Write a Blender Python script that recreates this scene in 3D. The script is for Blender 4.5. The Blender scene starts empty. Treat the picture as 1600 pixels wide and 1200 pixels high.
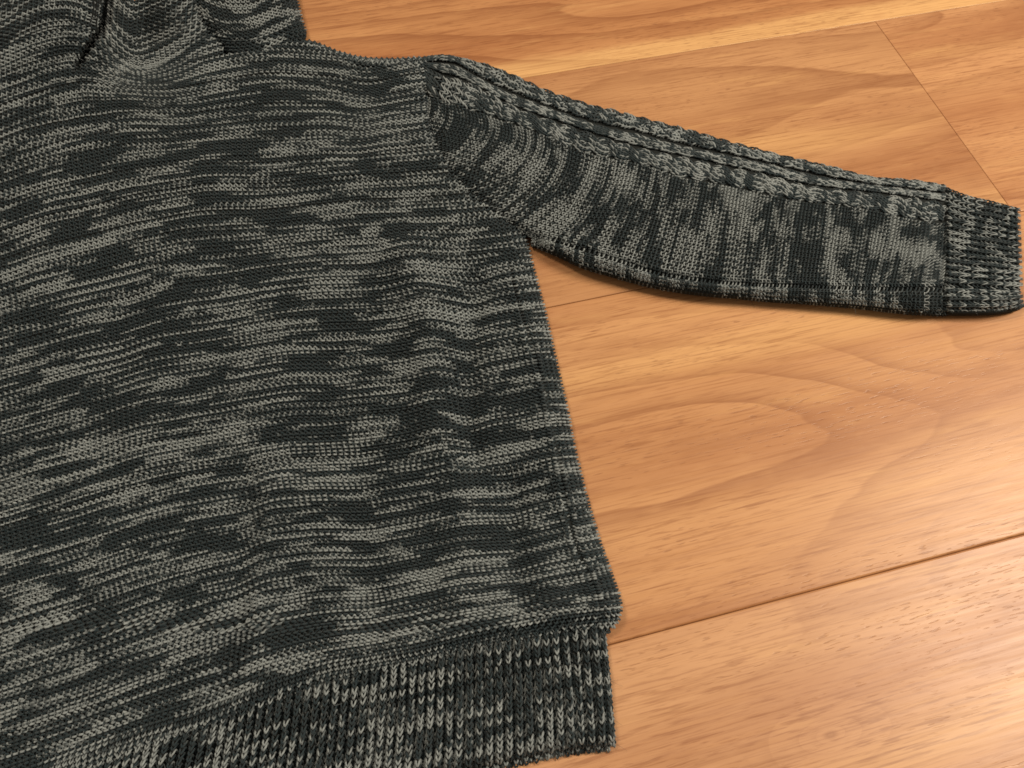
import bpy, bmesh, math, random
import numpy as np
from mathutils import Matrix, Vector

random.seed(7)
rng = np.random.default_rng(11)
C = bpy.context.scene

# ------------------------------------------------------------------ camera (solved from the plank seams)
F = 1295.0                                   # focal length in photo pixels (1600 wide)
CX, CY = 800.0, 600.0
def _n(v): v = np.array(v, float); return v/np.linalg.norm(v)
d_along = _n((9465-CX, -1267-CY, F))         # vanishing point of the long seams
d_perp = _n((112-CX, -1703-CY, F))           # vanishing point of the butt joint
Zc = -_n(np.cross(d_perp, d_along))          # floor normal in camera space (x right, y down, z forward)
if Zc[2] > 0: Zc = -Zc
Xc = d_along
Yc = np.cross(Zc, Xc)
Rcw = np.array([Xc, Yc, Zc])                 # camera -> world
def ray(px, py):
    r = np.stack([(np.asarray(px, float)-CX)/F, (np.asarray(py, float)-CY)/F, np.ones_like(np.asarray(px, float))], -1)
    return r @ Rcw.T
PLANK_W = 0.130
_a, _b = ray(960, 459), ray(960, 1005)
_h = PLANK_W/abs(_a[1]/-_a[2] - _b[1]/-_b[2])
_c0 = ray(800, 600)
CAM = np.array([-_c0[0]/-_c0[2]*_h, -_c0[1]/-_c0[2]*_h, _h])   # floor point under pixel (800,600) is the origin
U = np.linalg.norm(CAM)/F                    # metres per photo pixel at the centre
def at(px, py, z=0.0):                       # a photo pixel and a height give a place
    r = ray(px, py)
    t = (np.asarray(z) - CAM[2])/r[..., 2]
    return CAM + r*t[..., None]

cam = bpy.data.objects.new('camera', bpy.data.cameras.new('camera'))
C.collection.objects.link(cam)
cam.data.sensor_fit = 'HORIZONTAL'
cam.data.sensor_width = 36.0
cam.data.lens = F/1600*36.0
cam.data.clip_start = 0.01
cam.data.clip_end = 50
Rb = (Rcw @ np.diag([1, -1, -1]))            # blender camera looks down -z, y up
cam.matrix_world = Matrix.Translation(Vector(CAM)) @ Matrix(Rb.tolist()).to_4x4()
C.camera = cam

# ------------------------------------------------------------------ light
w = bpy.data.worlds.new('World'); C.world = w; w.use_nodes = True
w.node_tree.nodes['Background'].inputs[0].default_value = (1.0, 0.80, 0.62, 1)
w.node_tree.nodes['Background'].inputs[1].default_value = 0.30
C.view_settings.view_transform = 'Standard'
C.view_settings.look = 'None'
C.view_settings.exposure = 0.0
C.view_settings.gamma = 1.0
C.cycles.filter_width = 1.6
def lamp(name, loc, target, size, power, col):
    l = bpy.data.lights.new(name, 'AREA'); l.shape = 'DISK'; l.size = size; l.energy = power; l.color = col
    o = bpy.data.objects.new(name, l); C.collection.objects.link(o)
    o.location = loc
    o.rotation_euler = (Vector(target)-Vector(loc)).to_track_quat('-Z', 'Y').to_euler()
    return o
_g = at(1690, 960)                            # where the sheen on the boards lies
_v = _n(_g-CAM); _refl = _v*np.array([1, 1, -1])
lamp('ceiling_lamp', _g + _refl*1.05, (0.10, -0.05, 0), 0.42, 13.0, (1.0, 0.81, 0.63))
lamp('second_ceiling_lamp', (-0.48, 0.62, 1.55), (0, -0.1, 0), 0.34, 12.5, (1.0, 0.77, 0.56))

# ------------------------------------------------------------------ small maths
def herm(xk, yk, x):                          # smooth curve through points, straight beyond the ends
    xk = np.asarray(xk, float); yk = np.asarray(yk, float); x = np.asarray(x, float)
    m = np.gradient(yk, xk)
    i = np.clip(np.searchsorted(xk, x)-1, 0, len(xk)-2)
    h = xk[i+1]-xk[i]; t = (x-xk[i])/h
    tc = np.clip(t, 0, 1)
    y = ((2*tc**3-3*tc**2+1)*yk[i] + (tc**3-2*tc**2+tc)*h*m[i] + (-2*tc**3+3*tc**2)*yk[i+1] + (tc**3-tc**2)*h*m[i+1])
    return y + np.where(t < 0, (x-xk[0])*m[0], 0) + np.where(t > 1, (x-xk[-1])*m[-1], 0)
def curve(pts):
    p = np.array(pts, float)
    return lambda x: herm(p[:, 0], p[:, 1], x)
def dist(px, py, poly):
    poly = np.array(poly, float); best = np.full(np.shape(px), 1e9)
    for (x0, y0), (x1, y1) in zip(poly[:-1], poly[1:]):
        dx, dy = x1-x0, y1-y0
        t = np.clip(((px-x0)*dx+(py-y0)*dy)/(dx*dx+dy*dy), 0, 1)
        best = np.minimum(best, np.hypot(px-x0-t*dx, py-y0-t*dy))
    return best
def side(px, py, poly):                       # >0 on the right-hand side of a polyline (image, y down), by nearest segment
    poly = np.array(poly, float); best = np.full(np.shape(px), 1e9); s = np.zeros(np.shape(px))
    for (x0, y0), (x1, y1) in zip(poly[:-1], poly[1:]):
        dx, dy = x1-x0, y1-y0
        t = np.clip(((px-x0)*dx+(py-y0)*dy)/(dx*dx+dy*dy), 0, 1)
        d = np.hypot(px-x0-t*dx, py-y0-t*dy)
        c = dx*(py-y0)-dy*(px-x0)
        s = np.where(d < best-1e-9, c/np.hypot(dx, dy), s); best = np.minimum(best, d)
    return s
_tab = rng.random((257, 257))
def vnoise(x, y):                             # value noise in 0..1
    x = np.asarray(x, float); y = np.asarray(y, float)
    xi = np.floor(x).astype(int); yi = np.floor(y).astype(int)
    fx = x-xi; fy = y-yi; fx = fx*fx*(3-2*fx); fy = fy*fy*(3-2*fy)
    g = lambda a, b: _tab[a % 257, b % 257]
    return (g(xi, yi)*(1-fx)+g(xi+1, yi)*fx)*(1-fy) + (g(xi, yi+1)*(1-fx)+g(xi+1, yi+1)*fx)*fy
def sstep(a, b, x):
    t = np.clip((x-a)/(b-a), 0, 1); return t*t*(3-2*t)
def roll(d, R):                               # quarter-round profile: 0 at the edge, 1 from R inwards
    return np.sqrt(np.clip(1-(1-np.clip(d/R, 0, 1))**2, 0, 1))
def gauss(d, w): return np.exp(-(d/w)**2)

# ------------------------------------------------------------------ materials
class NT:
    def __init__(s, name):
        s.m = bpy.data.materials.new(name); s.m.use_nodes = True
        s.t = s.m.node_tree; s.t.nodes.clear()
    def node(s, typ, ins=None, **kw):
        n = s.t.nodes.new(typ)
        for k, v in kw.items(): setattr(n, k, v)
        for k, v in (ins or {}).items():
            if hasattr(v, 'is_output'): s.t.links.new(v, n.inputs[k])
            else: n.inputs[k].default_value = v
        return n
    def math(s, op, a, b=0.0, c=0.0):
        return s.node('ShaderNodeMath', {0: a, 1: b, 2: c}, operation=op).outputs[0]
    def noise(s, vec, scale, detail=2.0, rough=0.5):
        return s.node('ShaderNodeTexNoise', {'Vector': vec, 'Scale': scale, 'Detail': detail, 'Roughness': rough}).outputs['Fac']
    def mapr(s, v, a, b, c=0.0, d=1.0):
        return s.node('ShaderNodeMapRange', {'Value': v, 'From Min': a, 'From Max': b, 'To Min': c, 'To Max': d}, interpolation_type='SMOOTHSTEP').outputs[0]
    def mix(s, f, a, b, blend='MIX'):
        return s.node('ShaderNodeMixRGB', {'Fac': f, 'Color1': a, 'Color2': b}, blend_type=blend).outputs[0]
    def scalev(s, vec, sc, off=(0, 0, 0)):
        return s.node('ShaderNodeMapping', {'Vector': vec, 'Scale': sc, 'Location': off}).outputs[0]

def yarn_material():
    t = NT('marl_yarn')
    dye = t.node('ShaderNodeAttribute', attribute_name='dye').outputs['Fac']
    tc = t.node('ShaderNodeTexCoord').outputs['Object']
    n1 = t.noise(tc, 900.0, 2.0)
    n2 = t.noise(tc, 60.0, 2.0)
    dark = t.mix(n2, (0.0075, 0.0200, 0.0275, 1), (0.0120, 0.0285, 0.0375, 1))
    light = t.mix(n2, (0.235, 0.288, 0.308, 1), (0.305, 0.365, 0.385, 1))
    col = t.mix(dye, dark, light)
    col = t.mix(t.mapr(n1, 0.3, 0.7, 0.0, 0.35), col, (0.035, 0.042, 0.044, 1))
    bump = t.node('ShaderNodeBump', {'Height': t.noise(tc, 1500.0, 2.0), 'Strength': 0.5, 'Distance': 0.0004}).outputs[0]
    b = t.node('ShaderNodeBsdfPrincipled', {'Base Color': col, 'Roughness': 0.85, 'Normal': bump})
    b.inputs['Sheen Weight'].default_value = 0.12
    b.inputs['Sheen Roughness'].default_value = 0.5
    b.inputs['Specular IOR Level'].default_value = 0.2
    o = t.node('ShaderNodeOutputMaterial', {'Surface': b.outputs[0]})
    return t.m
def lining_material():
    t = NT('knit_backing')
    tc = t.node('ShaderNodeTexCoord').outputs['Object']
    col = t.mix(t.noise(tc, 400.0), (0.010, 0.014, 0.015, 1), (0.020, 0.024, 0.025, 1))
    b = t.node('ShaderNodeBsdfPrincipled', {'Base Color': col, 'Roughness': 0.95})
    b.inputs['Specular IOR Level'].default_value = 0.1
    t.node('ShaderNodeOutputMaterial', {'Surface': b.outputs[0]})
    return t.m
YARN, LINING = yarn_material(), lining_material()

def wood_material(name, seed, tint=(1, 1, 1), sap=None, knot=None, rings=7.0, flow=1.0):
    t = NT(name)
    tc = t.node('ShaderNodeTexCoord').outputs['Object']
    off = (seed*3.17, seed*1.31, seed*0.7)
    base = t.scalev(tc, (1, 1, 1), off)
    sep = t.node('ShaderNodeSeparateXYZ', {0: tc})
    X, Y = sep.outputs[0], sep.outputs[1]
    # growth-ring contours: slow field, drawn out along the board
    fld = t.noise(t.scalev(base, (1.5*flow, 9.0, 1)), 1.0, 1.5, 0.45)
    wob = t.noise(t.scalev(base, (14, 60, 1)), 1.0, 2.0, 0.5)
    fld = t.math('ADD', fld, t.math('MULTIPLY', wob, 0.028))
    if knot:
        dx = t.math('MULTIPLY', t.math('SUBTRACT', X, knot[0]), 0.45); dy = t.math('SUBTRACT', Y, knot[1])
        r2 = t.math('ADD', t.math('MULTIPLY', dx, dx), t.math('MULTIPLY', dy, dy))
        rr = t.math('SQRT', r2)
        g = t.math('EXPONENT', t.math('MULTIPLY', rr, -170.0))
        fld = t.math('ADD', fld, t.math('MULTIPLY', g, 0.20))
    ph = t.math('MULTIPLY', fld, rings*2.6)
    saw = t.math('FRACT', ph)
    ring = t.math('MULTIPLY', t.math('POWER', saw, 3.2), t.mapr(saw, 0.95, 1.0, 1.0, 0.0))
    ringamt = t.mapr(t.noise(t.scalev(base, (3, 14, 1)), 1.0, 1.0), 0.35, 0.65, 0.25, 1.0)
    ring = t.math('MULTIPLY', ring, ringamt)
    broad = t.noise(t.scalev(base, (2.2, 22, 1)), 1.0, 2.0, 0.5)
    fib = t.noise(t.scalev(base, (20, 620, 1)), 1.0, 3.0, 0.6)
    fib2 = t.noise(t.scalev(base, (9, 170, 1)), 1.0, 3.0, 0.55)
    # wood pores: short dark dashes running with the grain
    pore = t.noise(t.scalev(base, (190, 1500, 1)), 1.0, 1.0, 0.4)
    poreamt = t.mapr(t.noise(t.scalev(base, (7, 45, 1)), 1.0, 2.0), 0.40, 0.62, 0.0, 1.0)
    pores = t.math('MULTIPLY', t.mapr(pore, 0.60, 0.72), poreamt)
    mott = t.noise(t.scalev(base, (90, 260, 1)), 1.0, 2.0, 0.5)
    c1 = tuple(a*b for a, b in zip((0.405, 0.208, 0.095), tint))+(1,)
    c2 = tuple(a*b for a, b in zip((0.525, 0.308, 0.150), tint))+(1,)
    cd = tuple(a*b for a, b in zip((0.25, 0.105, 0.042), tint))+(1,)
    cy = (0.64, 0.400, 0.175, 1)
    col = t.mix(t.mapr(broad, 0.36, 0.64), c1, c2)
    yel = t.mapr(t.noise(t.scalev(base, (3.0, 26, 1), (5, 9, 0)), 1.0, 1.0), 0.55, 0.70, 0.0, 0.6)
    if sap:
        s = t.math('ADD', Y, t.math('MULTIPLY', t.noise(t.scalev(base, (6, 20, 1)), 1.0, 2.0), 0.010))
        yel = t.math('MAXIMUM', t.math('MULTIPLY', yel, 0.2), t.mapr(s, sap+0.003, sap-0.003, 0.0, 1.0))
    col = t.mix(yel, col, cy)
    keep = t.math('SUBTRACT', 1.0, t.math('MULTIPLY', yel, 0.6))
    col = t.mix(t.math('MULTIPLY', t.math('MULTIPLY', ring, 0.80), keep), col, cd)
    # fibre streaks at three widths, broken up along the board
    s1 = t.noise(t.scalev(base, (14, 110, 1)), 1.0, 4.0, 0.62)
    s2 = t.noise(t.scalev(base, (55, 850, 1), (3, 1, 0)), 1.0, 3.0, 0.65)
    s3 = t.noise(t.scalev(base, (24, 1300, 1), (1, 7, 0)), 1.0, 2.0, 0.6)
    wh = t.noise(t.scalev(base, (8, 40, 1), (9, 2, 0)), 1.0, 2.0, 0.5)
    col = t.mix(t.math('MULTIPLY', t.mapr(s1, 0.48, 0.70, 0.0, 0.30), keep), col, cd)
    col = t.mix(t.mapr(s1, 0.45, 0.30, 0.0, 0.28), col, cy)
    col = t.mix(t.math('MULTIPLY', t.mapr(s2, 0.50, 0.66, 0.0, 0.62), t.mapr(wh, 0.35, 0.65, 0.25, 1.0)), col, cd)
    col = t.mix(t.mapr(s3, 0.48, 0.72, 0.0, 0.42), col, cd)
    col = t.mix(t.mapr(mott, 0.5, 0.8, 0.0, 0.25), col, c2)
    col = t.mix(t.math('MULTIPLY', pores, 0.48), col, (0.20, 0.080, 0.032, 1))
    if knot:
        col = t.mix(t.mapr(rr, 0.0016, 0.0004, 0.0, 0.45), col, (0.22, 0.09, 0.035, 1))
    hgt = t.math('SUBTRACT', t.math('MULTIPLY', fib2, 0.5), t.math('MULTIPLY', pores, 0.8))
    hgt = t.math('ADD', hgt, t.math('MULTIPLY', mott, 0.5))
    bump = t.node('ShaderNodeBump', {'Height': hgt, 'Strength': 0.18, 'Distance': 0.0003}).outputs[0]
    rough = t.mapr(fib, 0.3, 0.7, 0.33, 0.41)
    b = t.node('ShaderNodeBsdfPrincipled', {'Base Color': col, 'Roughness': rough, 'Normal': bump})
    b.inputs['Specular IOR Level'].default_value = 0.45
    t.node('ShaderNodeOutputMaterial', {'Surface': b.outputs[0]})
    return t.m

# ------------------------------------------------------------------ objects
def link(name, mesh, parent=None, mats=()):
    o = bpy.data.objects.new(name, mesh); C.collection.objects.link(o)
    for m in mats: mesh.materials.append(m)
    if parent: o.parent = parent
    return o
def box_mesh(name, sx, sy, z0, z1, bev):
    bm = bmesh.new()
    bmesh.ops.create_cube(bm, size=1.0)
    for v in bm.verts:
        v.co = (v.co.x*sx, v.co.y*sy, z0 if v.co.z < 0 else z1)
    if bev:
        ed = [e for e in bm.edges if all(abs(v.co.z-z1) < 1e-6 for v in e.verts)]
        bmesh.ops.bevel(bm, geom=ed, offset=bev, segments=2, profile=0.5, affect='EDGES')
    me = bpy.data.meshes.new(name); bm.to_mesh(me); bm.free()
    return me

# floor: a dark underlay with laminate boards on it
y_seam = [at(960, 94)[1], at(960, 459)[1], at(960, 1005)[1]]
y_top = y_seam[1]; W = PLANK_W
sub = box_mesh('floor', 4.0, 3.0, -0.020, -0.0125, 0)
t = NT('underlay'); b = t.node('ShaderNodeBsdfPrincipled', {'Base Color': (0.18, 0.085, 0.035, 1), 'Roughness': 0.9})
t.node('ShaderNodeOutputMaterial', {'Surface': b.outputs[0]})
floor = link('floor', sub, None, [t.m]); floor['kind'] = 'structure'
floor['label'] = 'warm brown wooden laminate floor of wide boards'
xb = at(1463, 165)[0]                          # the butt joint
GAP = 0.00012
def board(x0, x1, y0, y1, mat, bev=0.0007, z=0.0):
    me = box_mesh('plank', x1-x0-GAP, y1-y0-GAP, -0.012, 0.0, bev)
    o = link('plank', me, floor, [mat]); o.location = ((x0+x1)/2, (y0+y1)/2, z)
    return o
kx, ky = at(1298, 1148)[:2]
rows = [y_seam[1]+W*2, y_seam[1]+W, y_seam[1], y_seam[1]-W, y_seam[1]-2*W, y_seam[1]-3*W]
xc = (-1.05+0.95)/2
board(-1.05, 0.95, rows[1], rows[0], wood_material('wood_upper', 1.3, (0.94, 0.84, 0.74), sap=-W/2+0.017, rings=9), bev=0.00025)
board(-0.75, xb, rows[2], rows[1], wood_material('wood_joint_near', 2.9, (0.92, 0.88, 0.85), rings=6, flow=1.6), bev=0.0003)
board(xb, 0.95, rows[2], rows[1], wood_material('wood_joint_far', 4.4, (0.98, 0.93, 0.90), rings=5), bev=0.0003)
board(-1.05, 0.95, rows[3], rows[2], wood_material('wood_wide', 7.1, (1.02, 0.99, 0.95), rings=7, flow=1.3), bev=0.0006)
board(-1.05, 0.95, rows[4], rows[3], wood_material('wood_lower', 8.75, (1.02, 1.02, 1.08), knot=(kx-xc, ky-(rows[3]+rows[4])/2), rings=8), bev=0.0007)
board(-1.05, 0.95, rows[5], rows[4], wood_material('wood_nearest', 9.9, rings=7))
board(-1.05, 0.95, rows[0], rows[0]+W, wood_material('wood_farthest', 11.9, rings=7))

# ------------------------------------------------------------------ knitting
def surf(f, u, v):
    """f gives pixel, height already in the traced outline, extra height; returns place and frame"""
    def P(u, v):
        px, py, za, zb = f(u, v)
        p = at(px, py, za*U)
        p[..., 2] += zb*U
        return p
    e = 0.12
    p = P(u, v)
    pu = (P(u+e, v)-P(u-e, v)); pv = (P(u, v+e)-P(u, v-e))
    n = np.cross(pu, pv); n /= np.maximum(np.linalg.norm(n, axis=-1, keepdims=True), 1e-12)
    n = np.where(n[..., 2:3] < 0, -n, n)
    return p, n
def mesh_np(name, verts, quads, attr=None, smooth=True):
    me = bpy.data.meshes.new(name)
    nq = len(quads)
    me.vertices.add(len(verts)); me.vertices.foreach_set('co', verts.astype(np.float32).ravel())
    me.loops.add(nq*4); me.loops.foreach_set('vertex_index', quads.astype(np.int32).ravel())
    me.polygons.add(nq)
    me.polygons.foreach_set('loop_start', np.arange(0, nq*4, 4, dtype=np.int32))
    me.polygons.foreach_set('loop_total', np.full(nq, 4, dtype=np.int32))
    me.polygons.foreach_set('use_smooth', np.full(nq, smooth, dtype=bool))
    if attr is not None:
        a = me.attributes.new('dye', 'FLOAT', 'POINT'); a.data.foreach_set('value', attr.astype(np.float32))
    me.update(calc_edges=True); me.validate()
    return me
TRIS = 0
def knit(f, c0, c1, w0, w1, wale, dye, keep=None, face=1, A=0.12, B=0.46, Cz=0.27, rad=0.168, K=8, head=0.15, ring=5, jit=0.05, squash=1.0):
    """yarn loops as tubes: one tube per course, face(w)=+1 shows the purl side, -1 the knit side. wale = stitch width in pixels."""
    global TRIS
    nc, nw = c1-c0, w1-w0
    cc = np.arange(c0, c1)[:, None]
    tau = np.arange(nw*K+1)/K
    ww = np.minimum(np.floor(tau).astype(int), nw-1)
    fr = tau - np.floor(tau)
    sg = np.array([face(x+w0) if callable(face) else face for x in range(nw)], float)
    sgn = sg[ww][None, :]
    if callable(face):                        # blend the side at the wale joins
        k2 = np.interp(tau, np.arange(nw)+0.5, sg); sgn = k2[None, :]
    jw = rng.normal(0, jit, (nc, nw+2)); jv = rng.normal(0, jit, (nc, nw+2)); jz = rng.normal(0, jit*0.6, (nc, nw+2)); jr = rng.normal(1, 0.07, (nc, nw+2))
    ip = lambda a: (a[:, ww]*(1-fr)+a[:, np.minimum(ww+1, nw)]*fr)
    u = w0 + tau[None, :] + A*np.sin(4*np.pi*fr)[None, :] + ip(jw)
    v = cc + rng.normal(0, 0.07, (nc, 1)) - B*np.cos(2*np.pi*fr)[None, :] + ip(jv)
    zo = (sgn*Cz*np.cos(4*np.pi*fr)[None, :] - head*np.cos(2*np.pi*fr)[None, :] + ip(jz))*wale*U
    p, n = surf(f, u, v)
    px, py = f(u, v)[:2]
    q = p + n*zo[..., None]
    tan = np.empty_like(q); tan[:, 1:-1] = q[:, 2:]-q[:, :-2]; tan[:, 0] = q[:, 1]-q[:, 0]; tan[:, -1] = q[:, -1]-q[:, -2]
    tan /= np.maximum(np.linalg.norm(tan, axis=-1, keepdims=True), 1e-12)
    bi = np.cross(tan, n); bi /= np.maximum(np.linalg.norm(bi, axis=-1, keepdims=True), 1e-9)
    nn = np.cross(bi, tan)
    r = (rad*wale*U*ip(jr)*rng.normal(1, 0.07, (nc, 1)))[..., None]
    ang = np.arange(ring)*2*np.pi/ring
    vs = q[:, :, None, :] + r[..., None]*(np.cos(ang)[None, None, :, None]*bi[:, :, None, :] + squash*np.sin(ang)[None, None, :, None]*nn[:, :, None, :])
    M = nw*K+1
    ok = np.ones((nc, M), bool)
    ok &= (px > -140) & (px < 1760) & (py > -120) & (py < 1400)
    if keep is not None: ok &= keep(px, py, u, v)
    seg = ok[:, 1:] & ok[:, :-1]
    ci, si = np.nonzero(seg)
    base = (ci*M+si)*ring
    k = np.arange(ring); k1 = (k+1) % ring
    quads = np.stack([base[:, None]+k, base[:, None]+k1, base[:, None]+ring+k1, base[:, None]+ring+k], -1).reshape(-1, 4)
    d = dye(np.broadcast_to(cc, px.shape), u, px, py)
    used = np.zeros(nc*M*ring, bool); used[quads.ravel()] = True
    idx = np.cumsum(used)-1
    TRIS += len(quads)*2
    return vs.reshape(-1, 3)[used], idx[quads], np.repeat(d.ravel(), ring)[used]
def sheet(f, c0, c1, w0, w1, step=1.0, drop=3.0, keep=None):
    """backing cloth a little below the loops"""
    global TRIS
    vv = np.arange(c0, c1+1e-6, step); uu = np.arange(w0, w1+1e-6, step)
    u, v = np.meshgrid(uu, vv)
    p, n = surf(f, u, v); px, py = f(u, v)[:2]
    q = p - n*(drop(u, v)[..., None] if callable(drop) else drop)*U
    q[..., 2] = np.maximum(q[..., 2], 0.0006)
    ok = (px > -140) & (px < 1760) & (py > -120) & (py < 1400)
    if keep is not None: ok &= keep(px, py, u, v)
    s = ok[1:, 1:] & ok[1:, :-1] & ok[:-1, 1:] & ok[:-1, :-1]
    i, j = np.nonzero(s); M = len(uu)
    quads = np.stack([i*M+j, i*M+j+1, (i+1)*M+j+1, (i+1)*M+j], -1)
    TRIS += len(quads)*2
    used = np.zeros(q.shape[0]*M, bool); used[quads.ravel()] = True
    idx = np.cumsum(used)-1
    return q.reshape(-1, 3)[used], idx[quads]
def join(parts):
    vs, qs, ds, o = [], [], [], 0
    for a in parts:
        vs.append(a[0]); qs.append(a[1]+o); ds.append(a[2]); o += len(a[0])
    return np.concatenate(vs), np.concatenate(qs), np.concatenate(ds)
def fuzz(yarn, n, size=1.0):
    """loose fibres standing off the yarn"""
    global TRIS
    v, q, d = yarn
    i = rng.integers(0, len(v), n)
    p = v[i]
    dr = rng.normal(0, 1, (n, 3)); dr[:, 2] = np.abs(dr[:, 2])*0.8+0.15; dr /= np.linalg.norm(dr, axis=1, keepdims=True)
    cv = rng.normal(0, 1, (n, 3))*0.8; cv[:, 2] -= 0.5
    L = (rng.uniform(3, 11, n)*size*U)[:, None]
    ts = np.linspace(0, 1, 5)
    pts = np.stack([p + dr*L*t + cv*L*t*t*0.6 for t in ts], 1)
    pts[..., 2] = np.maximum(pts[..., 2], 0.0003)
    tan = np.gradient(pts, axis=1); tan /= np.linalg.norm(tan, axis=-1, keepdims=True)
    a = np.cross(tan, np.array([0.3, 0.5, 0.8])); a /= np.maximum(np.linalg.norm(a, axis=-1, keepdims=True), 1e-9)
    b = np.cross(tan, a)
    r = (0.20*U*(1-0.6*ts))[None, :, None]
    ring = np.stack([pts + r*(math.cos(k)*a+math.sin(k)*b) for k in (0, 2.094, 4.189)], 2)
    base = (np.arange(n)[:, None]*5+np.arange(4)[None, :])*3
    k = np.arange(3); k1 = (k+1) % 3
    qq = np.stack([base[..., None]+k, base[..., None]+k1, base[..., None]+3+k1, base[..., None]+3+k], -1).reshape(-1, 4)
    TRIS += len(qq)*2
    return ring.reshape(-1, 3), qq, np.repeat(np.clip(d[i]*0.7+0.15, 0, 1), 15)
def cloth_part(name, parent, sheets, yarns, label=None, stitch='knit_stitches'):
    vs, qs, o = [], [], 0
    for a in sheets:
        vs.append(a[0]); qs.append(a[1]+o); o += len(a[0])
    p = link(name, mesh_np(name, np.concatenate(vs), np.concatenate(qs)), parent, [LINING])
    if label: p['label'] = label
    yarns = list(yarns); yarns.append(fuzz(join(yarns), int(sum(len(y[0]) for y in yarns)/110)))
    v, q, d = join(yarns)
    s = link(stitch, mesh_np(stitch, v, q, d), p, [YARN]); s['kind'] = 'stuff'
    return p

sweater = bpy.data.objects.new('sweater', None); C.collection.objects.link(sweater)
sweater['category'] = 'sweater'
sweater['label'] = 'dark teal and grey marled knit sweater with cabled sleeve lying on the wooden floor'

# ---- the body -----------------------------------------------------
ROWX = {
 -40: [(-150, 20), (0, -52), (52, -80), (87, -88), (114, -88), (145, -76), (160, -66), (178, -30), (205, 0), (240, -15), (280, -38), (310, -55), (350, -62), (415, -66), (500, -62), (570, -55), (665, -60), (900, -80)],
 -19: [(-150, 130), (0, 66), (52, 40), (87, 31), (114, 31), (145, 43), (158, 52), (178, 78), (205, 98), (240, 96), (280, 78), (310, 56), (350, 42), (415, 36), (500, 38), (570, 44), (665, 36), (900, 15)],
 0: [(-150, 254), (0, 182), (60, 163), (120, 149), (180, 146), (280, 150), (350, 138), (415, 129), (500, 130), (570, 136), (665, 126), (750, 120), (900, 108)],
 23: [(-150, 372), (0, 320), (110, 288), (210, 267), (306, 256), (437, 250), (560, 240), (665, 232), (800, 222), (900, 214)],
 57: [(-150, 585), (0, 537), (100, 510), (200, 485), (320, 462), (437, 443), (525, 435), (600, 432), (700, 428), (780, 420), (900, 404)],
 102: [(-150, 865), (0, 814), (100, 786), (219, 750), (332, 728), (400, 716), (456, 706), (550, 700), (640, 693), (737, 680), (869, 662), (950, 650)],
 143: [(-150, 1160), (0, 1112), (131, 1068), (262, 1020), (372, 984), (416, 967), (481, 952), (590, 942), (700, 922), (820, 901), (917, 880), (1000, 862)],
 163: [(-150, 1312), (0, 1256), (100, 1220), (203, 1181), (319, 1144), (416, 1103), (506, 1070), (587, 1052), (650, 1040), (730, 1017), (810, 1000), (883, 988), (950, 981), (1000, 976)],
}
RK = np.array(sorted(ROWX), float); RF = [curve(ROWX[int(k)]) for k in RK]
BODY_EDGE = [(764, 100), (800, 280), (818, 362), (832, 420), (848, 480), (866, 560), (884, 640), (900, 720), (918, 790), (936, 850), (954, 900), (965, 932), (968, 950), (965, 965), (958, 977), (947, 987)]
ARMHOLE = [(664, 60), (664, 93), (666, 130), (669, 180), (686, 236), (732, 297), (788, 341), (822, 366), (840, 372)]
SHOULDER = [(330, 60), (345, 85), (372, 82), (410, 78), (446, 66), (472, 61), (500, 71), (530, 83), (560, 91), (610, 94), (665, 92), (700, 88)]
_ex = curve([(y, x) for x, y in BODY_EDGE])
def xe(y): return _ex(np.clip(y, 60, 987))
T_B = 36.0; R_B = 28.0
NW = 118
def rowy(v, x):
    ys = np.stack([g(x) for g in RF], 0)
    m = np.gradient(ys, RK, axis=0)
    vf = np.broadcast_to(v, x.shape).astype(float)
    i = np.clip(np.searchsorted(RK, vf)-1, 0, len(RK)-2)
    h = RK[i+1]-RK[i]; t = (vf-RK[i])/h
    tk = lambda a, j: np.take_along_axis(a, j[None], 0)[0]
    y0, y1, m0, m1 = tk(ys, i), tk(ys, i+1), tk(m, i), tk(m, i+1)
    return ((2*t**3-3*t**2+1)*y0 + (t**3-2*t**2+t)*h*m0 + (-2*t**3+3*t**2)*y1 + (t**3-t**2)*h*m1)
RIDGES = [  # polyline, height, width
 ([(640, 400), (662, 470), (675, 540), (682, 610), (684, 680)], 11, 36),
 ([(745, 440), (738, 500), (733, 570), (730, 640), (740, 720)], -9, 26),
 ([(830, 540), (850, 640), (870, 740)], 5, 34),
 ([(800, 760), (806, 860), (815, 940)], -7, 28),
 ([(715, 740), (722, 830), (716, 930)], 6, 34),
 ([(432, 760), (424, 850), (408, 960), (400, 1040)], 4.5, 26),
 ([(385, 740), (372, 850), (366, 960), (350, 1060)], -3, 26),
 ([(560, 720), (570, 830), (590, 960)], -4, 40),
 ([(520, 560), (500, 640), (490, 720)], -5, 40),
 ([(30, 220), (90, 160), (130, 145)], 4, 30),
 ([(250, 560), (280, 420), (330, 300)], 4, 50),
 ([(580, 110), (565, 160), (560, 230)], -5, 34),
 ([(150, 700), (170, 600), (200, 480)], -4, 45),
]
CREASE = [(172, -60), (166, 0), (157, 46), (138, 76), (119, 108)]
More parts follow.
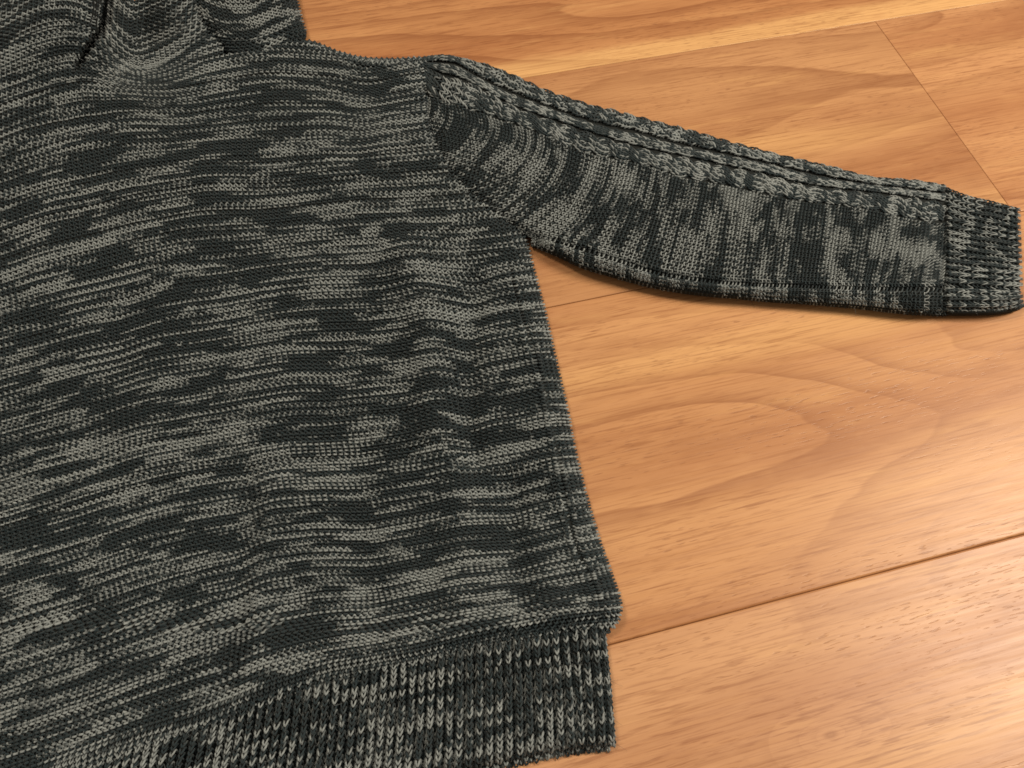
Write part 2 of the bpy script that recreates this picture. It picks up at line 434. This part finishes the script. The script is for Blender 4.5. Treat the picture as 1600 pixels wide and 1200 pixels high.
def body_f(u, v):
    u = np.asarray(u, float); v = np.asarray(v, float); u, v = np.broadcast_arrays(u, v)
    s0 = (NW-u)
    y = np.full(u.shape, 500.0) + v*4
    for _ in range(4):
        sp = 8.45 + (y-150)/750*1.0
        s = s0*sp
        D = np.where(s < np.pi/2*R_B, R_B*(1-np.cos(np.clip(s, 0, None)/R_B)), R_B + s - np.pi/2*R_B)
        x = xe(y) - D
        y = rowy(np.minimum(v, 168), x)
    d = np.maximum(xe(y)-x, 0)
    hs = dist(x, y, SHOULDER); hs = np.where(x > 474, np.maximum(side(x, y, SHOULDER), 0), 99)
    z = np.where(s0 < 0, 2.0, 9+(T_B-9)*roll(d, R_B))*(0.5+0.5*roll(hs, 18))
    # neck bulk and its crease
    z = z + 34*np.exp(-((y-20)/95.0)**2)*sstep(420, 120, x)
    z = z + 26*sstep(160, 136, x)*np.exp(-((y+5)/75.0)**2)
    z = z - 38*gauss(dist(x, y, CREASE), 5)*sstep(125, 85, y) - 40*gauss(dist(x, y, CREASE), 20)*sstep(75, 15, y)
    z = z - 46*gauss(dist(x, y, [(205, -60), (215, 10), (222, 50)]), 34)
    z = z + 14*gauss(dist(x, y, [(285, -60), (290, 0), (300, 40)]), 30)
    # armhole seam pulls in
    z = z - 9*gauss(dist(x, y, ARMHOLE), 9)
    # side seam, a stitched groove inside the edge
    sd = np.abs(d-30 - 6*np.sin(y/60)); z = z - 5.5*gauss(sd, 3.0)*sstep(400, 440, y) + 2*gauss(sd-7, 5)*sstep(400, 440, y)
    # the lower edge turns in over the ribbing
    z = z*(1-0.55*sstep(157, 164.5, v)) + 3*gauss(v-156, 5)
    z = np.maximum(z, 1.5)
    zb = np.zeros(u.shape)
    for poly, h, wd in RIDGES: zb = zb + 1.55*h*gauss(dist(x, y, poly), wd)
    zb = (zb + 5*(vnoise(x/70, y/110)-0.5))*roll(d, 40)
    return x, y, z, zb
LIGHT = """57,345,30,10 44,417,48,12 122,393,35,9 75,454,40,10 219,467,45,9 153,555,28,13 262,266,45,7 280,319,28,9 394,362,35,8 494,358,25,16 520,332,28,10 477,402,28,11 586,393,30,13 582,362,18,9 271,397,22,7 367,480,40,11 385,515,30,12 604,524,26,12 674,494,38,24 433,240,22,8 569,226,85,9 625,187,22,9 564,288,30,11 446,301,20,9 359,288,25,9 407,275,22,7 359,209,35,9 350,128,28,9 144,142,45,6 26,161,26,7 547,113,26,6 674,279,22,7 634,319,26,7 529,590,26,11 625,572,26,9 100,581,35,11 262,603,35,9 385,564,22,7
39,705,18,8 140,692,48,16 175,722,35,10 271,709,44,13 341,683,42,13 420,718,35,19 201,775,35,12 577,679,26,13 586,709,35,7 92,814,18,7 61,862,18,7 136,880,30,10 48,924,22,10 87,963,30,9 18,989,30,13 311,889,26,9 385,941,26,15 258,950,22,9 280,994,40,10 350,989,26,8 521,902,22,11 508,871,35,7 477,928,30,8 660,897,36,17 560,932,28,8 569,836,60,9 643,989,30,11 538,1002,50,9 472,1037,48,13 350,1085,44,10 192,1081,26,9 57,1033,40,14 131,1046,26,9 13,1107,26,13 341,788,30,7
737,364,22,8 771,420,22,9 692,484,45,18 730,504,22,9 670,547,30,8 824,600,26,12 610,529,26,6 505,439,30,6 542,589,22,8 640,577,34,7 572,675,32,14 422,712,24,12 824,697,55,11 775,709,36,8 842,664,30,8 595,390,15,8 730,815,15,9 752,770,45,7 891,890,30,10 745,909,55,6 734,961,22,9 910,942,14,8 760,717,45,9 880,736,22,8 90,40,40,8 40,85,40,8 55,100,26,7 180,112,22,8 205,95,14,6"""
DARK = """149,244,57,13 188,270,44,16 289,235,57,14 376,240,35,14 402,170,22,9 472,262,40,8 577,251,27,9 319,305,35,8 411,336,26,8 109,362,35,17 162,406,52,14 359,389,44,17 297,441,26,11 407,441,30,12 271,476,44,13 188,507,70,20 280,537,75,26 306,607,65,16 459,467,26,17 542,472,57,9 612,546,35,12 525,502,26,12 481,564,35,13 625,362,26,13 612,428,30,8 26,332,35,11 35,183,44,10 30,494,44,15 87,485,26,13
35,727,26,10 175,635,40,13 332,630,26,13 472,670,75,22 656,674,48,18 190,735,44,12 358,735,26,8 131,801,48,16 44,832,57,20 219,836,52,15 332,819,40,10 293,858,35,10 525,806,48,10 669,849,26,22 350,902,30,13 105,915,26,15 280,928,30,10 184,954,57,17 26,897,35,13 166,989,44,10 459,989,57,17 372,1033,26,17 280,1072,35,13 437,1077,65,6 464,880,22,10
617,364,22,14 707,439,22,9 587,433,30,8 610,540,26,9 756,532,40,9 722,570,22,8 782,630,80,15 662,637,55,16 662,671,44,16 839,716,36,8 749,382,22,9 786,364,18,14 662,334,26,6 794,502,34,8 749,744,55,8 685,796,40,13 670,845,34,22 730,837,30,12 876,759,30,13 884,807,38,10 827,875,30,11 947,912,20,15 711,927,55,9 775,852,30,8 767,984,34,9 865,961,38,8 700,999,30,6 512,807,45,9 831,924,34,11 100,75,34,9 125,110,30,10 140,125,20,8 450,150,40,8 590,130,40,10 330,165,40,6"""
def blobs(s): return [tuple(float(q) for q in b.split(',')) for b in s.split()]
def patches(px, py):                          # where the dyed runs of yarn pool into light and dark patches
    r = np.zeros(px.shape)
    for lst, sg in ((blobs(LIGHT), 1.0), (blobs(DARK), -1.0)):
        for x, y, a, b in lst:
            sl = -0.30 if x < 250 else (-0.30 + (x-250)/350*0.2 if x < 600 else -0.10)
            m = (np.abs(px-x) < a*2.2) & (np.abs(py-y) < b*2.2+a*0.7)
            if not m.any(): continue
            dx = px[m]-x; dy = py[m]-y-sl*dx
            q = (dx/a)**2+(dy/b)**2
            r[m] += sg*np.exp(-(q/1.15)**2)
    return np.clip(r, -1, 1)
def marl(c, u, along, rows, seed, thr=0.5, rowamt=0.55, soft=0.06):
    c = np.asarray(c, float)
    a = vnoise(u/along+seed, c/rows+seed*2.7)
    b = vnoise(u/(along*0.7)+c*17.31+seed, c*3.77)           # every course its own runs
    d = vnoise(u*1.3+c*7.7, c*5.1+seed)                      # ragged ends
    return ((1-rowamt)*a + rowamt*b - 0.5)*1.35 + 0.10*(d-0.5) + 0.5 - thr
def plies(m1, m2, c, u, turn=1.0, ph=0.5, soft=0.05):
    """two twisted plies, each space-dyed on its own: where only one is light the stitches show as dashes"""
    a = sstep(-soft, soft, m1); b = sstep(-soft, soft, m2)
    k = sstep(-0.25, 0.25, np.cos(2*np.pi*(u*turn+ph) + 3.0*(vnoise(u/5.0+c*3.1, c*1.7)-0.5)))
    return (a*k+b*(1-k))
def body_dye(c, u, px, py):
    c = np.asarray(c, float)
    rag = 0.12*(vnoise(c*3.3+1, np.floor(u)*2.9)-0.5)
    alt = 0.17*np.where(c.astype(int) % 2 == 0, 1, -1)*sstep(0.25, 0.7, vnoise(u/26.0+4, c/7.0+9))   # two feeders, course about
    pt = 0.30*patches(px, py)
    m1 = marl(c, u, 10.0, 1.3, 3.3, 0.50, 0.95) + pt + alt - 0.070 + rag
    m2 = marl(c, u, 10.0, 1.3, 31.3, 0.50, 0.95) + pt + alt - 0.165 + rag
    return plies(m1, m2, c, u)*0.96+0.02
NECK_R = [(292, -60), (297, 15), (310, 40), (328, 60), (340, 77), (353, 92)]
def body_keep(px, py, u, v):
    ok = (v < 166)
    arm = side(px, py, ARMHOLE)                # right-hand side of a downward line is -x in the image
    ok &= ~((arm < 0) & (py < 372) & (px > 655))
    sh = side(px, py, SHOULDER)
    ok &= ~((sh < 0) & (px > 350) & (px < 700) & (py < 100))
    nk = side(px, py, NECK_R)
    ok &= ~((nk < -10) & (py < 92) & (px > 280) & (px < 360))
    ok &= ~((px > 350) & (px < 475) & (py < 60))
    return ok
Y = knit(body_f, -40, 165, 0, NW+1, 9.3, body_dye, body_keep)
S = sheet(body_f, -40, 164, 0, NW+1, 1.0, lambda u, v: 1.9-2.9*sstep(4, 0.8, NW-u), body_keep)
_sh = np.array([(462, 66), (486, 67), (500, 72), (530, 84), (560, 91.5), (610, 94.5), (640, 93.5), (668, 92)], float)
_sl = np.concatenate([[0], np.cumsum(np.hypot(*np.diff(_sh, axis=0).T))])
def shoulder_f(u, v):                          # the fold of the shoulder, rolling down to the floor behind
    u = np.asarray(u, float); v = np.asarray(v, float); u, v = np.broadcast_arrays(u, v)
    l = u*8.4
    x = herm(_sl, _sh[:, 0], l); y = herm(_sl, _sh[:, 1], l)
    th = np.clip((v+0.0)/6.0, -0.1, 1.6)*np.pi/2
    return x, y+9*(1-np.sin(th)) - 1.5, np.maximum(2 + 26*np.cos(th*0.97), 1.0), np.zeros(u.shape)
Y2 = knit(shoulder_f, 0, 7, 0, int(_sl[-1]/8.4), 9.0, body_dye)
S2 = sheet(shoulder_f, 0, 7, 0, int(_sl[-1]/8.4), 0.5, 2.4)
def seam_keep(px, py, u, v):                   # seam allowance under the armhole join
    a = side(px, py, ARMHOLE)
    return (v < 60) & (a < 6) & (a > -16) & (py < 366) & (py > 96) & (px > 640)
S3 = sheet(body_f, -40, 60, 0, NW+1, 0.5, 9.0, seam_keep)
body = cloth_part('body', sweater, [S, S2, S3], [Y, Y2], stitch='purl_stitches')

# ---- hem ribbing --------------------------------------------------
HT = curve(ROWX[163])
HB = curve([(-150, 1478), (0, 1420), (150, 1362), (300, 1314), (450, 1272), (600, 1232), (740, 1199), (800, 1186), (880, 1170), (930, 1164), (962, 1162), (1000, 1160)])
HEM_EDGE = curve([(960, 942), (985, 945), (1020, 949), (1060, 953), (1110, 957), (1162, 961), (1200, 963)])
NH, HC = 142, 22
T_H = 20.0; R_H = 16.0
def hem_f(u, v):
    u = np.asarray(u, float); v = np.asarray(v, float); u, v = np.broadcast_arrays(u, v)
    tv = v/HC
    y = 1000+150*tv
    for _ in range(4):
        ed = HEM_EDGE(np.clip(y, 960, 1200))
        s = (NH-u)*(7.55+0.6*tv)
        D = np.where(s < np.pi/2*R_H, R_H*(1-np.cos(np.clip(s, 0, None)/R_H)), R_H+s-np.pi/2*R_H)
        x = ed-D
        y = (HT(x)-14) + (HB(x)-HT(x)+14)*np.minimum(tv, 1.02)
    d = np.maximum(ed-x, 0)
    z = np.where(u > NH, 1.5, 6 + (T_H-2)*roll(d, R_H))
    z = z*(0.05+0.95*roll((1.0-tv)*HC*7.5+2, 15))
    z = z + 2.0*np.sin(x/47.0)*sstep(0.2, 1, tv)*roll(d, 60)
    rib = np.cos(np.pi*(u-0.5))                # even wales stand up
    zb = 5.2*rib*roll(d, 12) - 4.0*gauss(d-52, 4)
    return x, y, np.maximum(z, 1.2), zb
def hem_dye(c, u, px, py):
    return plies(marl(c, u, 8.0, 1.2, 8.1, 0.53, 0.9), marl(c, u, 8.0, 1.2, 28.1, 0.60, 0.9), c, u, 0.5, 0.25)*0.92+0.02
Y = knit(hem_f, 0, HC+1, 0, NH+1, 7.9, hem_dye, None, face=lambda q: -1 if q % 2 == 0 else 1, A=-0.01, B=0.62, Cz=0.18, rad=0.165, head=0.0)
S = sheet(hem_f, 0, HC, 0, NH+1, 0.5, 2.6)
# back layer of the hem, showing below the front one
def hem_back_f(u, v):
    x, y, z, zb = hem_f(u, v)
    return x-6, y+9+5*sstep(960, 700, x), np.minimum(z*0.3, 7)+0.0, zb*0.5
Yb = knit(hem_back_f, HC-4, HC+1, 40, NH-1, 7.9, hem_dye, None, face=lambda q: -1 if q % 2 == 0 else 1, A=-0.01, B=0.62, Cz=0.16, rad=0.17, head=0.0)
Sb = sheet(hem_back_f, HC-4, HC, 40, NH-1, 0.5, 2.0)
hem = cloth_part('hem_ribbing', sweater, [S, Sb], [Y, Yb], stitch='rib_stitches')

# ---- sleeve -------------------------------------------------------
ST = np.array([  # start at the cable band, middle, end at the underarm seam
 (620, 135, 596, 190, 500, 235), (690, 158, 674, 212, 590, 268), (760, 181, 748, 232, 660, 300), (850, 213, 832, 272, 752, 340), (945, 246, 922, 315, 872, 376), (1000, 257, 983, 322, 948, 399),
 (1062, 277, 1048, 337, 1022, 424), (1125, 289, 1114, 350, 1098, 437), (1257, 316, 1248, 370, 1238, 444), (1332, 324, 1324, 380, 1314, 446), (1425, 343, 1416, 394, 1404, 447), (1480, 350, 1476, 397, 1470, 448), (1540, 356, 1538, 400, 1535, 452)], float)
CSP = 5.5
_sk = ST[:, 0]
SC0, SC1 = 0, int((1492-620)/CSP)
SLEEVE_LOW = [(700, 330), (800, 372), (838, 386), (870, 399), (905, 416), (960, 433), (1060, 456), (1200, 469), (1350, 481), (1430, 490), (1482, 492), (1600, 492)]
_slow = curve(SLEEVE_LOW)
NB = 20          # wales from cable band to seam
NBE = 26         # and on round the lower edge
T_S = 40.0
def sleeve_f(u, v):                            # u across (wales), v along (courses)
    u = np.asarray(u, float); v = np.asarray(v, float); u, v = np.broadcast_arrays(u, v)
    xs = 620+v*CSP
    x0, y0, xm, ym, x1, y1 = [herm(_sk, ST[:, i], xs) for i in range(6)]
    b = np.clip(u/NB, -0.1, 1.0)
    # quadratic through start, middle, end
    xm2 = 2*xm-0.5*(x0+x1); ym2 = 2*ym-0.5*(y0+y1)
    x = (1-b)**2*x0+2*b*(1-b)*xm2+b*b*x1
    y = (1-b)**2*y0+2*b*(1-b)*ym2+b*b*y1
    k = np.clip((u-NB)/(NBE-NB), 0, 1.0)
    yl = _slow(x)
    gap = yl-y1
    y = np.where(u > NB, y1+gap*np.sin(k*np.pi/2), y)
    x = np.where(u > NB, x1-2*k, x)
    d = np.maximum(_slow(x)-y, 0)
    z = T_S*(0.10+0.90*roll(d, 34))
    z = z - 9*gauss(u-NB-0.2, 0.55)*sstep(840, 880, x)
    da = dist(x, y, ARMHOLE)
    z = z - 8*gauss(da, 9) - 5*gauss(da, 40)
    z = z*(1-0.25*sstep(1440, 1476, x))
    zb = 4*(vnoise(x/60+9, y/60)-0.5) + 3*gauss(dist(x, y, [(900, 300), (960, 340), (1010, 400)]), 20) - 3*gauss(dist(x, y, [(860, 290), (920, 350), (960, 390)]), 16)
    return x, y, np.maximum(z, 1.5), zb
def sleeve_dye(c, u, px, py):
    rag = 0.12*(vnoise(c*3.3+1, np.floor(u)*2.9)-0.5)
    return plies(marl(c, u, 5.5, 2.6, 14.2, 0.54, 0.42)+rag, marl(c, u, 5.5, 2.6, 14.5, 0.575, 0.42)+rag, c, u)*0.92+0.02
def sleeve_keep(px, py, u, v):
    return ~((side(px, py, ARMHOLE) > 3) & (px < 830)) & (px > 655)
Y = knit(sleeve_f, SC0, SC1, 0, NBE, 7.6, sleeve_dye, sleeve_keep)
S = sheet(sleeve_f, SC0, SC1, 0, NBE, 0.5, 2.4, sleeve_keep)
S2 = sheet(sleeve_f, SC0, 60, -1, NB-2, 0.5, 9.0, lambda px, py, u, v: (side(px, py, ARMHOLE) < 22) & (px > 655))
sleeve = cloth_part('sleeve', sweater, [S, S2], [Y], stitch='purl_stitches')

# ---- the cabled band along the top of the sleeve -------------------
S3 = curve([(664, 128), (676, 150), (690, 163), (725, 173), (780, 188), (860, 218), (900, 237), (950, 248), (1000, 259), (1062, 278), (1112, 287), (1175, 300), (1250, 316), (1300, 322), (1350, 329), (1412, 343), (1478, 351)])
G1 = curve([(664, 104), (685, 114), (715, 122), (750, 137), (790, 160), (825, 175), (875, 191), (950, 216), (1000, 231), (1075, 246), (1137, 260), (1200, 273), (1250, 287), (1300, 294), (1370, 301), (1412, 306), (1478, 316)])
G2 = curve([(664, 97), (690, 96), (710, 99), (750, 122), (790, 141), (860, 168), (942, 196), (1000, 208), (1060, 225), (1112, 236), (1200, 255), (1250, 267), (1300, 278), (1370, 289), (1412, 294), (1478, 302)])
S0 = curve([(664, 92), (690, 89), (720, 93), (770, 105), (810, 122), (850, 141), (900, 158), (987, 181), (1075, 204), (1150, 226), (1225, 246), (1300, 263), (1362, 280), (1425, 284), (1478, 293)])
LINES = [S0, G2, G1, S3]; ZL = [8.0, 34.0, 44.0, 42.0]
def band_f(u, v):                              # backing under the cables: u 0..3 from the top edge, v along
    u = np.asarray(u, float); v = np.asarray(v, float); u, v = np.broadcast_arrays(u, v)
    x = 664+v*CSP
    ys = [g(x) for g in LINES]
    uc = np.clip(u, 0, 3.2)
    k = np.arange(4)
    y = sum(np.where((uc >= i) & ((uc < i+1) | (i == 2)), ys[i]+(ys[i+1]-ys[i])*(uc-i), 0) for i in range(3))
    z = np.interp(uc, [0, 0.35, 1, 2, 3, 3.2], [4, 22, 33, 40, 40, 34])
    z = np.where(u < 0, 1.0, z) * (1-0.2*sstep(1440, 1478, x)) * (0.55+0.45*sstep(664, 720, x))
    y = np.where(u < 0, ys[0]+1, y)
    return x, y, z, np.zeros(u.shape)
NV = int((1480-664)/CSP)
def strip(i, P, amp, nwale, wale, seed, lift, phase):
    """two knitted strands twisting round each other between two guide lines"""
    out = []
    up, lo = LINES[i], LINES[i+1]
    for s in (0, 1):
        def f(u, v, s=s):
            u = np.asarray(u, float); v = np.asarray(v, float); u, v = np.broadcast_arrays(u, v)
            x = 664+v*CSP
            a, b = up(x)-(5 if i == 0 else 0), lo(x)
            wd = (b-a)
            th = 2*np.pi*(x+phase)/P + s*np.pi
            lat = 0.5 + amp*(0.35+0.65*sstep(680, 800, x))*np.sin(th) + (u-nwale/2)/nwale*(0.60+0.24*(1-sstep(680, 840, x)) if i == 2 else 0.62)
            y = a+wd*lat
            xx = x - (lat-0.5)*wd*0.25         # courses lean as on the sleeve
            z0 = np.interp(np.clip(lat, -.1, 1.1)+i, [-.1, 0, 0.3, 1, 2, 3], [12, 20, 30, 38, 44, 42])
            z0 = z0*(1-0.22*sstep(1445, 1478, x))*(0.62+0.38*sstep(664, 720, x))
            tt = (u-nwale/2)/(nwale/2)
            z = z0 + lift*np.cos(th) - 3.0*tt*tt + 1.0 - 6.0*np.clip(np.abs(2*lat-1), 0, 1.1)**5
            return xx, y, np.maximum(z, 2), np.zeros(u.shape)
        dy = lambda c, u, px, py, s=s: plies(marl(c, u+9*s, 3.0, 2.4, seed+s*5.5, 0.52, 0.4), marl(c, u+9*s, 3.0, 2.4, seed+40+s*5.5, 0.57, 0.5), c, u, 1.0, 0.25)*0.92+0.02
        kp = lambda px, py, u, v: (px > 660) & (px < 1482)
        out.append(knit(f, 0, NV, 0, nwale, wale, dy, kp, face=-1, A=0.02, B=0.75, Cz=0.16, rad=0.23, head=0.0))
    return out
SB = sheet(band_f, -3, NV, -0.5, 3.0, 0.5, 1.0)
def cable_part(i, P, amp, nwale, wale, seed, lift, phase, sheets):
    p = strip(i, P, amp, nwale, wale, seed, lift, phase)
    p.append(fuzz(join(p), 260))
    return join(p)
band_v, band_q = SB
band = link('cable_band', mesh_np('cable_band', band_v, band_q), sweater, [LINING])
for args in ((2, 60.0, 0.17, 3, 6.8, 21.0, 1.5, 0.0), (1, 54.0, 0.07, 2, 7.2, 31.0, 0.7, 20.0), (0, 50.0, 0.10, 2, 7.2, 41.0, 0.9, 8.0)):
    v, q, d = cable_part(*args, None)
    link('cable', mesh_np('cable', v, q, d), band, [YARN])

# ---- cuff ---------------------------------------------------------
CT = curve([(1474, 292), (1500, 303), (1550, 316), (1592, 327), (1610, 331)])
CM = curve([(1470, 448), (1510, 449), (1560, 452), (1598, 453), (1610, 454)])
CB = curve([(1474, 491), (1520, 491), (1560, 489), (1585, 484), (1600, 478), (1610, 476)])
NR, NRB, CC = 28, 37, 17
def cuff_f(u, v):                              # u across (ribs run along v)
    u = np.asarray(u, float); v = np.asarray(v, float); u, v = np.broadcast_arrays(u, v)
    k = np.clip(u, 0, NR)/NR; tv = v/CC
    end = 1592 + 4*k
    x = 1474 + (end-1474)*np.minimum(tv, 1.0) - 4*np.sin(np.pi*k)*0
    s = np.clip(u, 0, NR)*5.2                   # roll over the top edge
    a, m, b = CT(x), CM(x), CB(x)
    y = a+(m-a)*k
    kk = np.clip((u-NR)/(NRB-NR), 0, 1)
    y = np.where(u > NR, m+(b-m)*np.sin(kk*np.pi/2), y)
    x = np.where(u > NR, x+2*kk, x)
    dt = (y-a); db = np.maximum(b-y, 0)
    z = 36*(0.1+0.9*roll(dt, 26))*(0.04+0.96*roll(db, 30))
    z = z*(0.06+0.94*roll((1-tv)*118+2.5, 12))
    z = z*(1-0.38*gauss(tv, 0.035))
    rib = np.cos(np.pi*(u-0.5))
    zb = 3.4*rib - 6*gauss(u-NR-0.3, 0.8)
    return x, y, np.maximum(z, 1.5), zb
def cuff_dye(c, u, px, py):
    return plies(marl(c, u, 4.5, 1.4, 51.0, 0.52, 0.7), marl(c, u, 4.5, 1.4, 71.0, 0.58, 0.7), c, u, 0.5, 0.25)*0.92+0.02
Y = knit(cuff_f, 0, CC+1, 0, NRB, 6.0, cuff_dye, None, face=lambda q: -1 if q % 2 == 0 else 1, A=0.02, B=0.72, Cz=0.18, rad=0.21, head=0.0)
S = sheet(cuff_f, 0, CC, 0, NRB, 0.5, 2.2)
cuff = cloth_part('cuff', sweater, [S], [Y], stitch='rib_stitches')

# ---- collar -------------------------------------------------------
CW, CR = 24, 34
COLLAR_EDGE = curve([(-120, 446), (-60, 452), (0, 464), (30, 471), (55, 477), (66, 474), (90, 468)])
NECKX = curve([(-120, 285), (-60, 291), (0, 295), (15, 298), (40, 311), (60, 329), (77, 341), (92, 354)])
COLY = curve([(290, -26), (320, -8), (350, 4), (372, 6), (400, 2), (430, -10), (452, -20), (476, -26)])
def collar_f(u, v):
    u = np.asarray(u, float); v = np.asarray(v, float); u, v = np.broadcast_arrays(u, v)
    r = 88+(v-CR)*5.3                           # nominal height of the course in the picture
    y = r+0*u
    for _ in range(4):
        ed = COLLAR_EDGE(np.clip(y, -120, 90))
        s = (CW-u)*8.0; R = 26.0
        D = np.where(s < np.pi/2*R, R*(1-np.cos(np.clip(s, 0, None)/R)), R+s-np.pi/2*R)
        x = ed-D
        y = r+COLY(np.clip(x, 280, 480))
    d = np.maximum(ed-x, 0)
    z = 6 + (30 + 24*sstep(90, 30, r))*roll(d, 26)
    z = z*(0.80+0.20*roll((CR-v)*5.3+1, 12))
    dn = x-NECKX(np.clip(y, -120, 92))
    z = z - 16*gauss(dn, 12)
    zb = 3*(vnoise(x/40+3, y/40)-0.5)
    return x, y, np.maximum(z, 2), zb
def collar_keep(px, py, u, v):
    return (px > NECKX(np.clip(py, -120, 92))-3)
def collar_dye(c, u, px, py):
    m = marl(c, u, 6.0, 2.2, 61.3, 0.52, 0.6)
    for x, y, a, b, sg in ((440, 20, 22, 8, 1), (400, 32, 30, 7, 1), (425, 62, 30, 3, 1), (370, 48, 30, 9, -1), (380, 75, 40, 9, -1), (345, 25, 20, 8, -1), (455, 62, 16, 6, -1)):
        m = m + 0.35*sg*np.exp(-(((px-x)/a)**2+((py-y)/b)**2)**2)
    return sstep(-0.05, 0.06, m)*0.95+0.02
Y = knit(collar_f, 8, CR+1, -2, CW+1, 8.4, collar_dye, collar_keep)
S = sheet(collar_f, 8, CR, -2, CW+1, 0.5, 2.4, collar_keep)
collar = cloth_part('collar', sweater, [S], [Y], stitch='purl_stitches')

print('TRIS', TRIS, 'CAM', CAM, 'U', U, 'lamp', _g + _refl*2.3)
